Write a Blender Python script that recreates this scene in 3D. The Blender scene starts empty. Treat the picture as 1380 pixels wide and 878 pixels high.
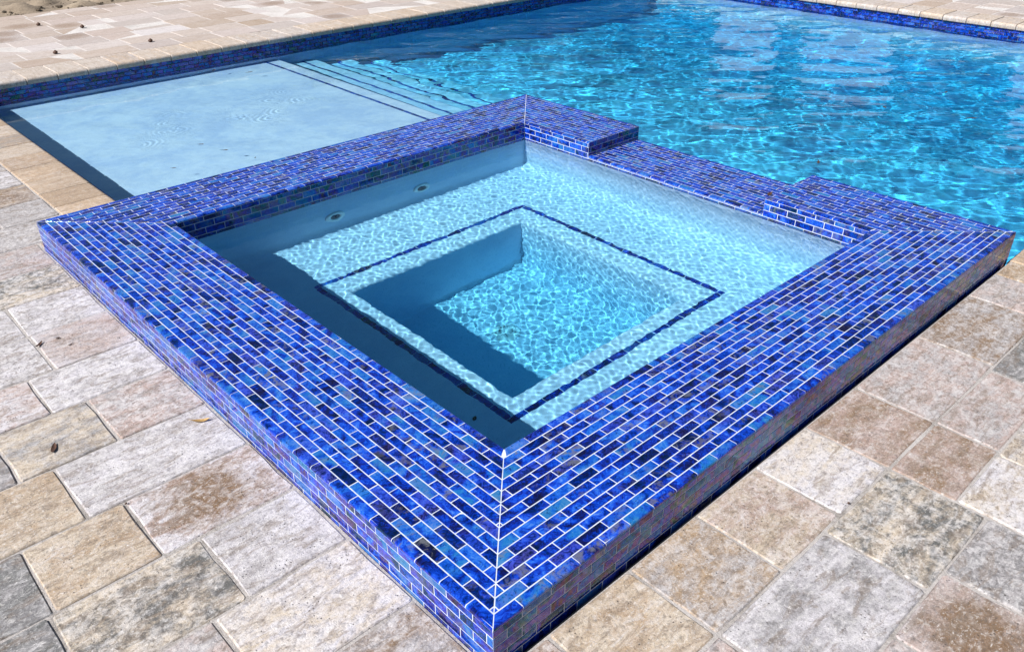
import bpy, math, random
import numpy as np
from mathutils import Vector, Matrix

random.seed(7)
np.random.seed(7)
scene = bpy.context.scene
COL = scene.collection

# ------------------------------------------------------------------ camera
R_ = Vector((0.7291092, -0.6843926, -0.0025517))
U_ = Vector((0.3497754, 0.3694190, 0.8609221))
F_ = Vector((0.5882661, 0.6285987, -0.5087304))
CAM = Vector((-0.72479, -0.83209, 1.34294))
cam_d = bpy.data.cameras.new('camera')
cam = bpy.data.objects.new('camera', cam_d)
COL.objects.link(cam)
cam.matrix_world = Matrix(((R_.x, U_.x, -F_.x, CAM.x), (R_.y, U_.y, -F_.y, CAM.y), (R_.z, U_.z, -F_.z, CAM.z), (0, 0, 0, 1)))
cam_d.sensor_width = 36.0
cam_d.lens = 36.0 * 1123.63 / 1380.0
cam_d.clip_start = 0.05
cam_d.clip_end = 3000.0
scene.camera = cam

# ------------------------------------------------------------------ light
SUN_EL = math.radians(43.5)
SUN_AZ = (-math.cos(math.radians(4.0)), math.sin(math.radians(4.0)))      # horizontal direction towards the sun
world = bpy.data.worlds.new('World')
scene.world = world
world.use_nodes = True
wn = world.node_tree
sky = wn.nodes.new('ShaderNodeTexSky')
sky.sky_type = 'NISHITA'
sky.sun_disc = False
sky.sun_elevation = SUN_EL
sky.sun_rotation = math.atan2(SUN_AZ[0], SUN_AZ[1])
wn.links.new(sky.outputs[0], wn.nodes['Background'].inputs[0])
wn.nodes['Background'].inputs[1].default_value = 0.05
sun_d = bpy.data.lights.new('sun', 'SUN')
sun_d.energy = 5.0
sun_d.angle = math.radians(0.5)
sun_d.color = (1.0, 0.985, 0.975)
sun_d.cycles.is_caustics_light = True
sun = bpy.data.objects.new('sun', sun_d)
COL.objects.link(sun)
to_sun = Vector((SUN_AZ[0] * math.cos(SUN_EL), SUN_AZ[1] * math.cos(SUN_EL), math.sin(SUN_EL)))
sun.rotation_euler = to_sun.to_track_quat('Z', 'Y').to_euler()
sun.location = to_sun * 30

vs = scene.view_settings
vs.view_transform = 'Standard'
vs.look = 'None'
vs.exposure = 0.72
vs.gamma = 1.0
cy = scene.cycles
cy.use_denoising = True
cy.denoiser = 'OPENIMAGEDENOISE'
cy.caustics_refractive = True
cy.caustics_reflective = False
cy.sample_clamp_indirect = 6.0
cy.max_bounces = 12
cy.transmission_bounces = 8
cy.blur_glossy = 0.5

# ------------------------------------------------------------------ dimensions (metres; z = 0 is the top of the spa rim)
W = 2.75          # outer side of the square spa
CW = 0.3975       # width of the tiled rim
P = CW / 14       # course height
TL = 0.0841       # tile length
G = 0.0026        # grout width
GZ = -0.122       # top of the paving
WS = -0.09        # spa water
WP = -0.26        # pool water
NOTCH = (0.87, 1.885)
NZ = -0.072       # floor of the spillway
BZ = -0.50        # spa bench
PX0, PX1, PY0, PY1 = 0.445, 7.78, 0.0, 5.80   # pool inside walls
SHELF = -0.44

# ------------------------------------------------------------------ helpers
def empty(name, label, cat, loc=(0, 0, 0), group=None):
    o = bpy.data.objects.new(name, None)
    o.empty_display_size = 0.2
    o.location = loc
    COL.objects.link(o)
    o['label'] = label
    o['category'] = cat
    if group:
        o['group'] = group
    return o

def link(name, mesh, parent=None, loc=None, recv=False, kind=None):
    o = bpy.data.objects.new(name, mesh)
    COL.objects.link(o)
    if parent is not None:
        o.parent = parent
    if loc is not None:
        o.location = loc
    if recv:
        o.cycles.is_caustics_receiver = True
    if kind:
        o['kind'] = kind
    return o

class MB:
    def __init__(self):
        self.v = []; self.f = []; self.r = []
    def add(self, vs_, fs_, rnd=0.0):
        b = len(self.v)
        self.v += [tuple(p) for p in vs_]
        self.f += [tuple(b + i for i in f) for f in fs_]
        self.r += [rnd] * len(fs_)
    def box(self, a, b, rnd=0.0):
        x0, y0, z0 = a; x1, y1, z1 = b
        self.add([(x0, y0, z0), (x1, y0, z0), (x1, y1, z0), (x0, y1, z0), (x0, y0, z1), (x1, y0, z1), (x1, y1, z1), (x0, y1, z1)],
                 [(3, 2, 1, 0), (4, 5, 6, 7), (0, 1, 5, 4), (1, 2, 6, 5), (2, 3, 7, 6), (3, 0, 4, 7)], rnd)
    def prism(self, poly, z0, z1):
        n = len(poly)
        vs_ = [(x, y, z0) for x, y in poly] + [(x, y, z1) for x, y in poly]
        fs_ = [tuple(range(n - 1, -1, -1)), tuple(range(n, 2 * n))]
        fs_ += [(i, (i + 1) % n, n + (i + 1) % n, n + i) for i in range(n)]
        self.add(vs_, fs_)
    def mesh(self, name, mat, smooth=None):
        m = bpy.data.meshes.new(name)
        m.from_pydata(self.v, [], self.f)
        a = m.attributes.new('rnd', 'FLOAT', 'FACE')
        a.data.foreach_set('value', self.r)
        m.materials.append(mat)
        if smooth is not None:
            m.shade_smooth()
            m.set_sharp_from_angle(angle=math.radians(smooth))
        m.update()
        return m

def to_px(p):
    d = Vector(p) - CAM
    z = d.dot(F_)
    if z < 0.05:
        return None
    return (690 + 1123.63 * d.dot(R_) / z, 439 - 1123.63 * d.dot(U_) / z)

def px_area(pts, nrm, pad=0):
    c = sum((Vector(p) for p in pts), Vector()) / len(pts)
    if Vector(nrm).dot(CAM - c) <= 0:
        return 0.0
    q = [to_px(p) for p in pts]
    if any(k is None for k in q):
        return 0.0
    cx = sum(k[0] for k in q) / len(q); cy_ = sum(k[1] for k in q) / len(q)
    if not (-pad <= cx <= 1380 + pad and -pad <= cy_ <= 878 + pad):
        return 0.0
    return abs(sum(q[i][0] * q[(i + 1) % len(q)][1] - q[(i + 1) % len(q)][0] * q[i][1] for i in range(len(q)))) / 2

def clip(poly, a, b, c):
    """keep the part of a 2-D polygon where a*x + b*y + c >= 0"""
    out = []
    for i in range(len(poly)):
        p, q = poly[i], poly[(i + 1) % len(poly)]
        dp = a * p[0] + b * p[1] + c; dq = a * q[0] + b * q[1] + c
        if dp >= 0:
            out.append(p)
        if dp * dq < 0:
            t = dp / (dp - dq)
            out.append((p[0] + t * (q[0] - p[0]), p[1] + t * (q[1] - p[1])))
    return out

# ------------------------------------------------------------------ materials
class NT:
    def __init__(self, name):
        self.m = bpy.data.materials.new(name)
        self.m.use_nodes = True
        self.t = self.m.node_tree
        self.bsdf = self.t.nodes['Principled BSDF']
    def n(self, typ, **kw):
        o = self.t.nodes.new(typ)
        for k, v in kw.items():
            setattr(o, k, v)
        return o
    def l(self, a, b):
        self.t.links.new(a, b)
    def inp(self, node, idx, v):
        if hasattr(v, 'is_linked'):
            self.l(v, node.inputs[idx])
        else:
            node.inputs[idx].default_value = v
    def math(self, op, a, b=0.0, clamp=False):
        o = self.n('ShaderNodeMath', operation=op, use_clamp=clamp)
        self.inp(o, 0, a); self.inp(o, 1, b)
        return o.outputs[0]
    def vmath(self, op, a, b):
        o = self.n('ShaderNodeVectorMath', operation=op)
        self.inp(o, 0, a); self.inp(o, 1, b)
        return o.outputs[0]
    def noise(self, vec, scale, detail=3.0, rough=0.55, dist=0.0):
        o = self.n('ShaderNodeTexNoise')
        self.l(vec, o.inputs['Vector'])
        o.inputs['Scale'].default_value = scale; o.inputs['Detail'].default_value = detail
        o.inputs['Roughness'].default_value = rough; o.inputs['Distortion'].default_value = dist
        return o.outputs['Fac']
    def voro(self, vec, scale, feature='F1'):
        o = self.n('ShaderNodeTexVoronoi', feature=feature)
        self.l(vec, o.inputs['Vector'])
        o.inputs['Scale'].default_value = scale
        return o.outputs['Distance']
    def ramp(self, fac, stops, mode='LINEAR'):
        o = self.n('ShaderNodeValToRGB')
        o.color_ramp.interpolation = mode
        e = o.color_ramp.elements
        while len(e) < len(stops):
            e.new(0.5)
        for k, (p, c) in enumerate(stops):
            e[k].position = p
            e[k].color = (*c, 1) if len(c) == 3 else c
        self.l(fac, o.inputs[0])
        return o.outputs[0]
    def rng(self, v, a, b, c=0.0, d=1.0):
        o = self.n('ShaderNodeMapRange')
        self.inp(o, 0, v)
        for k, x in enumerate((a, b, c, d)):
            o.inputs[k + 1].default_value = x
        return o.outputs[0]
    def mix(self, fac, a, b, blend='MIX'):
        o = self.n('ShaderNodeMix', data_type='RGBA', blend_type=blend)
        self.inp(o, 0, fac)
        for k, v in ((6, a), (7, b)):
            if isinstance(v, tuple):
                o.inputs[k].default_value = (*v, 1)
            else:
                self.l(v, o.inputs[k])
        return o.outputs[2]
    def bump(self, h, strength, dist):
        o = self.n('ShaderNodeBump')
        o.inputs['Strength'].default_value = strength
        o.inputs['Distance'].default_value = dist
        self.l(h, o.inputs['Height'])
        self.l(o.outputs[0], self.bsdf.inputs['Normal'])
    def rand(self):
        """one random number for each piece: the object's own, or the face value of a joined piece"""
        oi = self.n('ShaderNodeObjectInfo')
        at = self.n('ShaderNodeAttribute', attribute_name='rnd')
        s = self.math('ADD', oi.outputs['Random'], at.outputs['Fac'])
        w = self.n('ShaderNodeTexWhiteNoise', noise_dimensions='1D')
        self.l(s, w.inputs['W'])
        return w.outputs['Value'], w.outputs['Color']

def mat_tile():
    k = NT('cobalt_glass_tile')
    val, colr = k.rand()
    geo = k.n('ShaderNodeNewGeometry')
    off = k.vmath('SCALE', colr, (0, 0, 0)); off.node.inputs['Scale'].default_value = 40.0
    pos = k.vmath('ADD', geo.outputs['Position'], off)
    sep = k.n('ShaderNodeSeparateColor'); k.l(colr, sep.inputs[0])
    big = k.noise(pos, 17, 2, 0.5, 1.0)
    fine = k.noise(pos, 44, 4, 0.62, 3.0)
    shift = k.rng(val, 0, 1, -0.075, 0.075)
    f = k.math('ADD', k.math('ADD', k.math('MULTIPLY', big, 0.62), k.math('MULTIPLY', fine, 0.45)), shift)
    f = k.math('ADD', k.math('MULTIPLY', k.math('SUBTRACT', f, 0.535), 1.75), 0.5)
    base = k.ramp(f, [(0.20, (0.001, 0.003, 0.025)), (0.36, (0.001, 0.009, 0.10)), (0.48, (0.002, 0.024, 0.30)), (0.59, (0.006, 0.055, 0.45)), (0.72, (0.025, 0.12, 0.50)), (0.88, (0.11, 0.20, 0.52))])
    # some tiles drift to teal, some to violet
    tealf = k.rng(sep.outputs[0], 0.60, 1.0, 0.0, 0.7)
    base = k.mix(k.math('MULTIPLY', tealf, k.rng(big, 0.36, 0.58)), base, (0.008, 0.13, 0.25))
    viof = k.rng(sep.outputs[1], 0.72, 1.0, 0.0, 0.5)
    base = k.mix(k.math('MULTIPLY', viof, k.rng(fine, 0.38, 0.62)), base, (0.08, 0.08, 0.38))
    # smoky brown-grey clouds in a few
    brn = k.math('MULTIPLY', k.rng(sep.outputs[2], 0.66, 0.95), k.rng(k.noise(pos, 30, 3, 0.6, 1.2), 0.50, 0.62))
    base = k.mix(k.math('MULTIPLY', brn, 0.75), base, (0.12, 0.125, 0.14))
    # black veins and bubbles
    vein = k.rng(k.noise(pos, 40, 5, 0.7, 3.2), 0.56, 0.64)
    base = k.mix(k.math('MULTIPLY', vein, 0.8), base, (0.001, 0.004, 0.03))
    k.l(base, k.bsdf.inputs['Base Color'])
    k.bsdf.inputs['Roughness'].default_value = 0.10
    k.bsdf.inputs['IOR'].default_value = 1.38
    # the iridescent skin of the glass: its thickness wanders from tile to tile and within each
    film = k.math('ADD', k.rng(sep.outputs[1], 0, 1, 300, 720), k.rng(big, 0.3, 0.7, -90, 150))
    k.l(film, k.bsdf.inputs['Thin Film Thickness'])
    k.bsdf.inputs['Thin Film IOR'].default_value = 1.56
    k.bump(k.noise(pos, 38, 3, 0.55), 0.16, 0.005)
    return k.m

def mat_grout():
    k = NT('white_grout')
    g = k.n('ShaderNodeNewGeometry')
    n = k.noise(g.outputs['Position'], 40, 4)
    k.l(k.ramp(n, [(0.3, (0.38, 0.42, 0.49)), (0.7, (0.58, 0.61, 0.67))]), k.bsdf.inputs['Base Color'])
    k.bsdf.inputs['Roughness'].default_value = 0.85
    k.bump(k.noise(g.outputs['Position'], 300, 3), 0.3, 0.001)
    return k.m

LAV, CREAM, LGREY, PINK, TAN, GREY, DGREY, BROWN = range(8)
MIX = [(0.49, 0.46, 0.475), (0.47, 0.39, 0.30), (0.31, 0.285, 0.28), (0.37, 0.275, 0.24), (0.34, 0.24, 0.15), (0.18, 0.17, 0.17), (0.095, 0.095, 0.09), (0.19, 0.115, 0.06)]
def mix_code(a, b, rust=0.0, bloom=0.4):
    """which two mixes a paver is made of, how rust-stained and how bloomed it is; kept in the object's colour"""
    return ((a + 0.5) / 8, (b + 0.5) / 8, rust, bloom)
def mat_paver(name, mixes, blend, relief=0.6, grit_amt=1.0, edge=(0.45, 0.62)):
    """variegated concrete: two colours of mix smeared into each other, then grit, pits and lime bloom"""
    k = NT(name)
    val, colr = k.rand()
    oi = k.n('ShaderNodeObjectInfo')
    oc = k.n('ShaderNodeSeparateColor'); k.l(oi.outputs['Color'], oc.inputs[0])
    tc = k.n('ShaderNodeTexCoord')
    off = k.vmath('SCALE', colr, (0, 0, 0)); off.node.inputs['Scale'].default_value = 30.0
    pos = k.vmath('ADD', tc.outputs['Object'], off)
    mp = k.n('ShaderNodeMapping'); k.l(pos, mp.inputs[0]); mp.inputs['Scale'].default_value = blend
    smear = k.noise(mp.outputs[0], 9, 6, 0.68, 0.7)
    cloud = k.noise(pos, 24, 5, 0.72, 0.6)
    chunk = k.noise(pos, 60, 5, 0.78, 0.4)
    mg = k.n('ShaderNodeMapping'); k.l(pos, mg.inputs[0]); mg.inputs['Scale'].default_value = tuple(0.5 + 0.5 * x for x in blend)
    grit = k.noise(mg.outputs[0], 135, 4, 0.82)
    stops = [(i / 8, c) for i, c in enumerate(mixes)]
    ca = k.ramp(oc.outputs[0], stops, 'CONSTANT')
    cb = k.ramp(oc.outputs[1], stops, 'CONSTANT')
    f = k.math('ADD', k.math('MULTIPLY', smear, 0.55), k.math('ADD', k.math('MULTIPLY', cloud, 0.33), k.math('MULTIPLY', chunk, 0.24)))
    base = k.mix(k.rng(f, edge[0] + 0.045, edge[1] + 0.015), ca, cb)
    # rust-brown stain, strongest somewhere near the middle
    ctr = k.n('ShaderNodeMapping'); k.l(tc.outputs['Object'], ctr.inputs[0]); ctr.inputs['Scale'].default_value = (1, 1.15, 0)
    ln = k.n('ShaderNodeVectorMath', operation='LENGTH'); k.l(ctr.outputs[0], ln.inputs[0])
    rn = k.math('ADD', ln.outputs['Value'], k.math('MULTIPLY', k.math('SUBTRACT', k.math('ADD', k.math('MULTIPLY', cloud, 0.6), k.math('MULTIPLY', smear, 0.4)), 0.5), 0.42))
    base = k.mix(k.math('MULTIPLY', k.rng(rn, 0.185, 0.07), k.math('MULTIPLY', oc.outputs[2], 0.95)), base, (0.15, 0.078, 0.028))
    # pale lime bloom
    bn = k.math('ADD', k.math('MULTIPLY', k.noise(pos, 19, 5, 0.72, 0.8), 0.6), k.math('MULTIPLY', chunk, 0.42))
    base = k.mix(k.math('MULTIPLY', k.rng(bn, 0.47, 0.60), k.math('MULTIPLY', oi.outputs['Alpha'], 0.95)), base, (0.59, 0.56, 0.55))
    # grit: dark and pale grains of several sizes
    base = k.mix(k.math('MULTIPLY', k.rng(chunk, 0.47, 0.35), 0.55 * grit_amt), base, (0.09, 0.08, 0.075))
    worn = k.noise(mp.outputs[0], 22, 5, 0.72, 0.9)
    base = k.mix(k.math('MULTIPLY', k.rng(worn, 0.49, 0.40), 0.5 * grit_amt), base, (0.16, 0.115, 0.08))
    base = k.mix(k.math('MULTIPLY', k.rng(worn, 0.56, 0.68), 0.5 * grit_amt), base, (0.55, 0.52, 0.51))
    base = k.mix(k.math('MULTIPLY', k.rng(chunk, 0.55, 0.66), 0.5 * grit_amt), base, (0.50, 0.47, 0.44))
    base = k.mix(k.math('MULTIPLY', k.rng(grit, 0.46, 0.32), 0.6 * grit_amt), base, (0.07, 0.06, 0.055))
    base = k.mix(k.math('MULTIPLY', k.rng(grit, 0.57, 0.69), 0.75 * grit_amt), base, (0.66, 0.63, 0.60))
    pit = k.math('MULTIPLY', k.rng(k.voro(pos, 85), 0.20, 0.10), k.rng(k.noise(pos, 17, 2), 0.50, 0.60))
    base = k.mix(k.math('MULTIPLY', pit, 0.8 * grit_amt), base, (0.06, 0.05, 0.045))
    k.l(base, k.bsdf.inputs['Base Color'])
    k.bsdf.inputs['Roughness'].default_value = 0.8
    h = k.math('ADD', k.math('MULTIPLY', chunk, 1.0), k.math('MULTIPLY', grit, 0.6))
    h = k.math('SUBTRACT', h, k.math('MULTIPLY', pit, 0.5))
    k.bump(h, relief, 0.007)
    return k.m

def mat_sand(name, c0, c1, c2, scale=1.0):
    k = NT(name)
    g = k.n('ShaderNodeNewGeometry').outputs['Position']
    f = k.math('ADD', k.math('MULTIPLY', k.noise(g, 3 * scale, 5, 0.65), 0.6), k.math('MULTIPLY', k.noise(g, 45 * scale, 5, 0.75), 0.4))
    base = k.ramp(f, [(0.35, c0), (0.5, c1), (0.66, c2)])
    spk = k.rng(k.noise(g, 160 * scale, 3, 0.7), 0.36, 0.28)
    base = k.mix(k.math('MULTIPLY', spk, 0.7), base, (0.06, 0.05, 0.04))
    k.l(base, k.bsdf.inputs['Base Color'])
    k.bsdf.inputs['Roughness'].default_value = 0.95
    k.bump(k.noise(g, 60 * scale, 6, 0.75), 0.7, 0.012)
    return k.m

def mat_plaster(name, c0, c1, speck):
    k = NT(name)
    g = k.n('ShaderNodeNewGeometry').outputs['Position']
    n = k.math('ADD', k.math('MULTIPLY', k.noise(g, 2.3, 5, 0.65, 0.6), 0.55), k.math('MULTIPLY', k.noise(g, 11, 5, 0.7, 0.8), 0.45))
    base = k.ramp(n, [(0.42, c0), (0.58, c1)])
    base = k.mix(k.rng(k.noise(g, 230, 3, 0.7), 0.55, 0.72, 0, speck), base, (0.85, 0.9, 0.92))
    base = k.mix(k.rng(k.noise(g, 210, 3, 0.7), 0.45, 0.30, 0, speck), base, (0.16, 0.28, 0.42))
    k.l(base, k.bsdf.inputs['Base Color'])
    k.bsdf.inputs['Roughness'].default_value = 0.7
    k.bump(k.noise(g, 90, 4, 0.7), 0.25, 0.003)
    return k.m

def mat_plain(name, col, rough=0.5, var=0.25, metal=0.0, scale=60):
    k = NT(name)
    g = k.n('ShaderNodeTexCoord').outputs['Object']
    n = k.noise(g, scale, 4, 0.65)
    lo = tuple(c * (1 - var) for c in col); hi = tuple(min(1, c * (1 + var)) for c in col)
    k.l(k.ramp(n, [(0.3, lo), (0.7, hi)]), k.bsdf.inputs['Base Color'])
    k.bsdf.inputs['Roughness'].default_value = rough
    k.bsdf.inputs['Metallic'].default_value = metal
    k.bump(n, 0.2, 0.002)
    return k.m

def mat_water_surface(name):
    m = bpy.data.materials.new(name)
    m.use_nodes = True
    t = m.node_tree
    t.nodes.clear()
    out = t.nodes.new('ShaderNodeOutputMaterial')
    gl = t.nodes.new('ShaderNodeBsdfGlass')
    gl.inputs['IOR'].default_value = 1.333
    gl.inputs['Roughness'].default_value = 0.0
    t.links.new(gl.outputs[0], out.inputs['Surface'])
    return m

def mat_water_body(name, col, dens):
    """what the water swallows on the way through it: mostly red"""
    m = bpy.data.materials.new(name)
    m.use_nodes = True
    t = m.node_tree
    t.nodes.clear()
    out = t.nodes.new('ShaderNodeOutputMaterial')
    va = t.nodes.new('ShaderNodeVolumeAbsorption')
    va.inputs['Color'].default_value = (*col, 1)
    va.inputs['Density'].default_value = dens
    t.links.new(va.outputs[0], out.inputs['Volume'])
    return m

M_TILE = mat_tile()
M_GROUT = mat_grout()
M_PAVER = mat_paver('concrete_paver', MIX, (0.55, 1.5, 1.0))
DECK = [(0.42, 0.36, 0.335), (0.40, 0.33, 0.285), (0.48, 0.435, 0.42), (0.38, 0.305, 0.265), (0.34, 0.26, 0.20), (0.33, 0.295, 0.28), (0.22, 0.20, 0.19), (0.27, 0.19, 0.12)]
M_DECK = mat_paver('pale_concrete_paver', DECK, (0.5, 2.4, 1.0), 0.2, 0.5, (0.25, 0.85))
COPE = [(0.40, 0.33, 0.27), (0.39, 0.28, 0.185), (0.33, 0.235, 0.155), (0.41, 0.315, 0.23), (0.30, 0.21, 0.14), (0.26, 0.22, 0.19), (0.36, 0.31, 0.28), (0.22, 0.15, 0.10)]
M_COPING = mat_paver('tan_coping_concrete', COPE, (4.2, 0.45, 1.0), 0.35, 0.8, (0.44, 0.60))
M_JOINT = mat_sand('joint_sand', (0.20, 0.175, 0.15), (0.40, 0.365, 0.34), (0.48, 0.445, 0.42), 2.0)
M_DECKJOINT = mat_sand('pale_joint_sand', (0.40, 0.37, 0.34), (0.52, 0.48, 0.45), (0.58, 0.55, 0.52), 2.0)
M_SOIL = mat_sand('bare_sandy_soil', (0.10, 0.075, 0.05), (0.22, 0.17, 0.12), (0.31, 0.25, 0.18), 1.0)
M_SPA_PLASTER = mat_plaster('spa_plaster', (0.51, 0.64, 0.84), (0.62, 0.735, 0.91), 0.5)
M_POOL_PLASTER = mat_plaster('pool_plaster', (0.60, 0.63, 0.88), (0.80, 0.785, 0.96), 0.3)
M_FITTING = mat_plain('white_plastic_fitting', (0.85, 0.88, 0.9), 0.35, 0.08)
M_DARK = mat_plain('dark_fitting', (0.03, 0.05, 0.07), 0.4, 0.3)
M_LEAF = mat_plain('dry_tan_leaf', (0.33, 0.20, 0.07), 0.7, 0.45, scale=90)
M_LEAFD = mat_plain('dry_dark_leaf', (0.06, 0.026, 0.014), 0.7, 0.5, scale=90)
M_WATER = mat_water_surface('water_surface')
M_SPA_BODY = mat_water_body('spa_water_body', (0.0, 0.87, 0.98), 1.35)
M_POOL_BODY = mat_water_body('pool_water_body', (0.0, 0.885, 0.98), 1.6)

# ------------------------------------------------------------------ ground, patio and deck
def ring_sheet(outer, inner, z, name, mat):
    import bmesh
    bm = bmesh.new()
    es = []
    for loop in (outer, inner):
        vv = [bm.verts.new((x, y, z)) for x, y in loop]
        es += [bm.edges.new((vv[i], vv[(i + 1) % len(vv)])) for i in range(len(vv))]
    bmesh.ops.triangle_fill(bm, edges=es, use_beauty=True)
    for f in bm.faces:
        if f.normal.z < 0:
            f.normal_flip()
    m = bpy.data.meshes.new(name)
    bm.to_mesh(m)
    bm.free()
    m.materials.append(mat)
    return m

hole = [(-0.001, -0.012), (2.76, -0.012), (2.76, PY0 - 0.04), (PX1 + 0.04, PY0 - 0.04), (PX1 + 0.04, PY1 + 0.04), (PX0 - 0.04, PY1 + 0.04), (PX0 - 0.04, W - 0.01), (-0.001, W - 0.01)]
ground = link('ground', ring_sheet([(-900, -900), (900, -900), (900, 900), (-900, 900)], [(-6.0, -6.0), (13.0, -6.0), (13.0, 8.36), (-6.0, 8.36)], -0.150, 'ground', M_SOIL), kind='structure')
# rough strip of real, lumpy soil beyond the paving edge, part of the ground
def soil_patch():
    nx, ny = 180, 70
    X = np.linspace(-3.0, 6.0, nx); Y = np.linspace(8.30, 11.5, ny)
    gx, gy = np.meshgrid(X, Y, indexing='ij')
    z = np.zeros_like(gx)
    for k in range(40):
        a = random.uniform(0, 6.28); lam = random.uniform(0.06, 0.7)
        z += 0.016 * lam * np.sin((gx * math.cos(a) + gy * math.sin(a)) * 6.283 / lam + random.uniform(0, 6.28))
    edge = np.clip((gy - 8.36) / 0.3, 0, 1)
    z = -0.140 + z * edge - 0.02 * (1 - edge)
    v = np.stack([gx, gy, z], -1).reshape(-1, 3)
    f = [(i * ny + j, (i + 1) * ny + j, (i + 1) * ny + j + 1, i * ny + j + 1) for i in range(nx - 1) for j in range(ny - 1)]
    m = bpy.data.meshes.new('soil')
    m.from_pydata(v.tolist(), [], f)
    m.materials.append(M_SOIL)
    m.shade_smooth()
    return m
link('soil', soil_patch(), kind='structure')
def rubble():
    rg = random.Random(8)
    mb = MB()
    for _ in range(420):
        x, yv = rg.uniform(-1.5, 4.5), 8.37 + abs(rg.gauss(0, .5))
        r = rg.choice((.005, .007, .010, .015, .024)) * rg.uniform(.7, 1.3)
        n = 6; v = []
        for h, q in ((-.3, .8), (.25, 1.0), (.7, .55)):
            v += [(x + r * q * math.cos(k * 1.047 + h) * rg.uniform(.8, 1.3), yv + r * q * math.sin(k * 1.047 + h) * rg.uniform(.8, 1.3), -.137 + r * h * .8) for k in range(n)]
        f = [(i * n + k, i * n + (k + 1) % n, (i + 1) * n + (k + 1) % n, (i + 1) * n + k) for i in range(2) for k in range(n)] + [tuple(range(2 * n, 3 * n))]
        mb.add(v, f, rg.random())
    return mb.mesh('rubble', mat_plain('dark_earth_clod', (0.10, 0.075, 0.05), 0.95, 0.6, scale=6))
rub = link('rubble', rubble(), kind='stuff')
rub['label'] = 'dark earth clods scattered over the bare soil beyond the far deck'
rub['category'] = 'rubble'

PAVE_MESH = {}
def paver_mesh(w, h, mat, var):
    """a paver w x h with worn, slightly irregular edges; origin at the centre of its top"""
    key = (round(w, 3), round(h, 3), mat.name, var)
    if key in PAVE_MESH:
        return PAVE_MESH[key]
    rg = random.Random(hash(key[:2]) * 7 + var)
    def outline(inset):
        pts = []
        cs = [(-w / 2, -h / 2), (w / 2, -h / 2), (w / 2, h / 2), (-w / 2, h / 2)]
        for i in range(4):
            a, b = cs[i], cs[(i + 1) % 4]
            for t in (0.02, 0.34, 0.66, 0.98):
                pts.append((a[0] + (b[0] - a[0]) * t, a[1] + (b[1] - a[1]) * t))
        return [(x * (1 - 2 * inset / w), y * (1 - 2 * inset / h)) for x, y in pts]
    n = 16
    j1 = [(rg.uniform(-.0018, .0018), rg.uniform(-.0018, .0018)) for _ in range(n)]
    o1 = [(x + a, y + b) for (x, y), (a, b) in zip(outline(0.0038), j1)]
    o2 = [(x + a * 1.5, y + b * 1.5) for (x, y), (a, b) in zip(outline(0.0068), j1)]
    mb = MB()
    mb.add([(x, y, -0.014) for x, y in o1] + [(x, y, -0.0030) for x, y in o1] + [(x, y, 0) for x, y in o2],
           [(i, (i + 1) % n, n + (i + 1) % n, n + i) for i in range(n)] + [(n + i, n + (i + 1) % n, 2 * n + (i + 1) % n, 2 * n + i) for i in range(n)] + [tuple(range(2 * n, 3 * n))])
    m = mb.mesh('paver', mat, 12)
    PAVE_MESH[key] = m
    return m

def layout(y0, y1, x0, x1, joints, rng_):
    """one course of pavers between x0 and x1 with some joints fixed"""
    xs = sorted([x0] + [j for j in joints if x0 < j < x1] + [x1])
    out = []
    for a, b in zip(xs[:-1], xs[1:]):
        cuts = [a]
        fixed = b - a <= 0.5
        while not fixed and b - cuts[-1] > 0.5:
            s = rng_.choice((0.262, 0.35, 0.436))
            if b - cuts[-1] - s < 0.16:
                s = (b - cuts[-1]) / 2
            cuts.append(cuts[-1] + s)
        cuts.append(b)
        out += [(cuts[i], y0, cuts[i + 1], y1) for i in range(len(cuts) - 1) if cuts[i + 1] - cuts[i] > 0.03]
    return out

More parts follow.
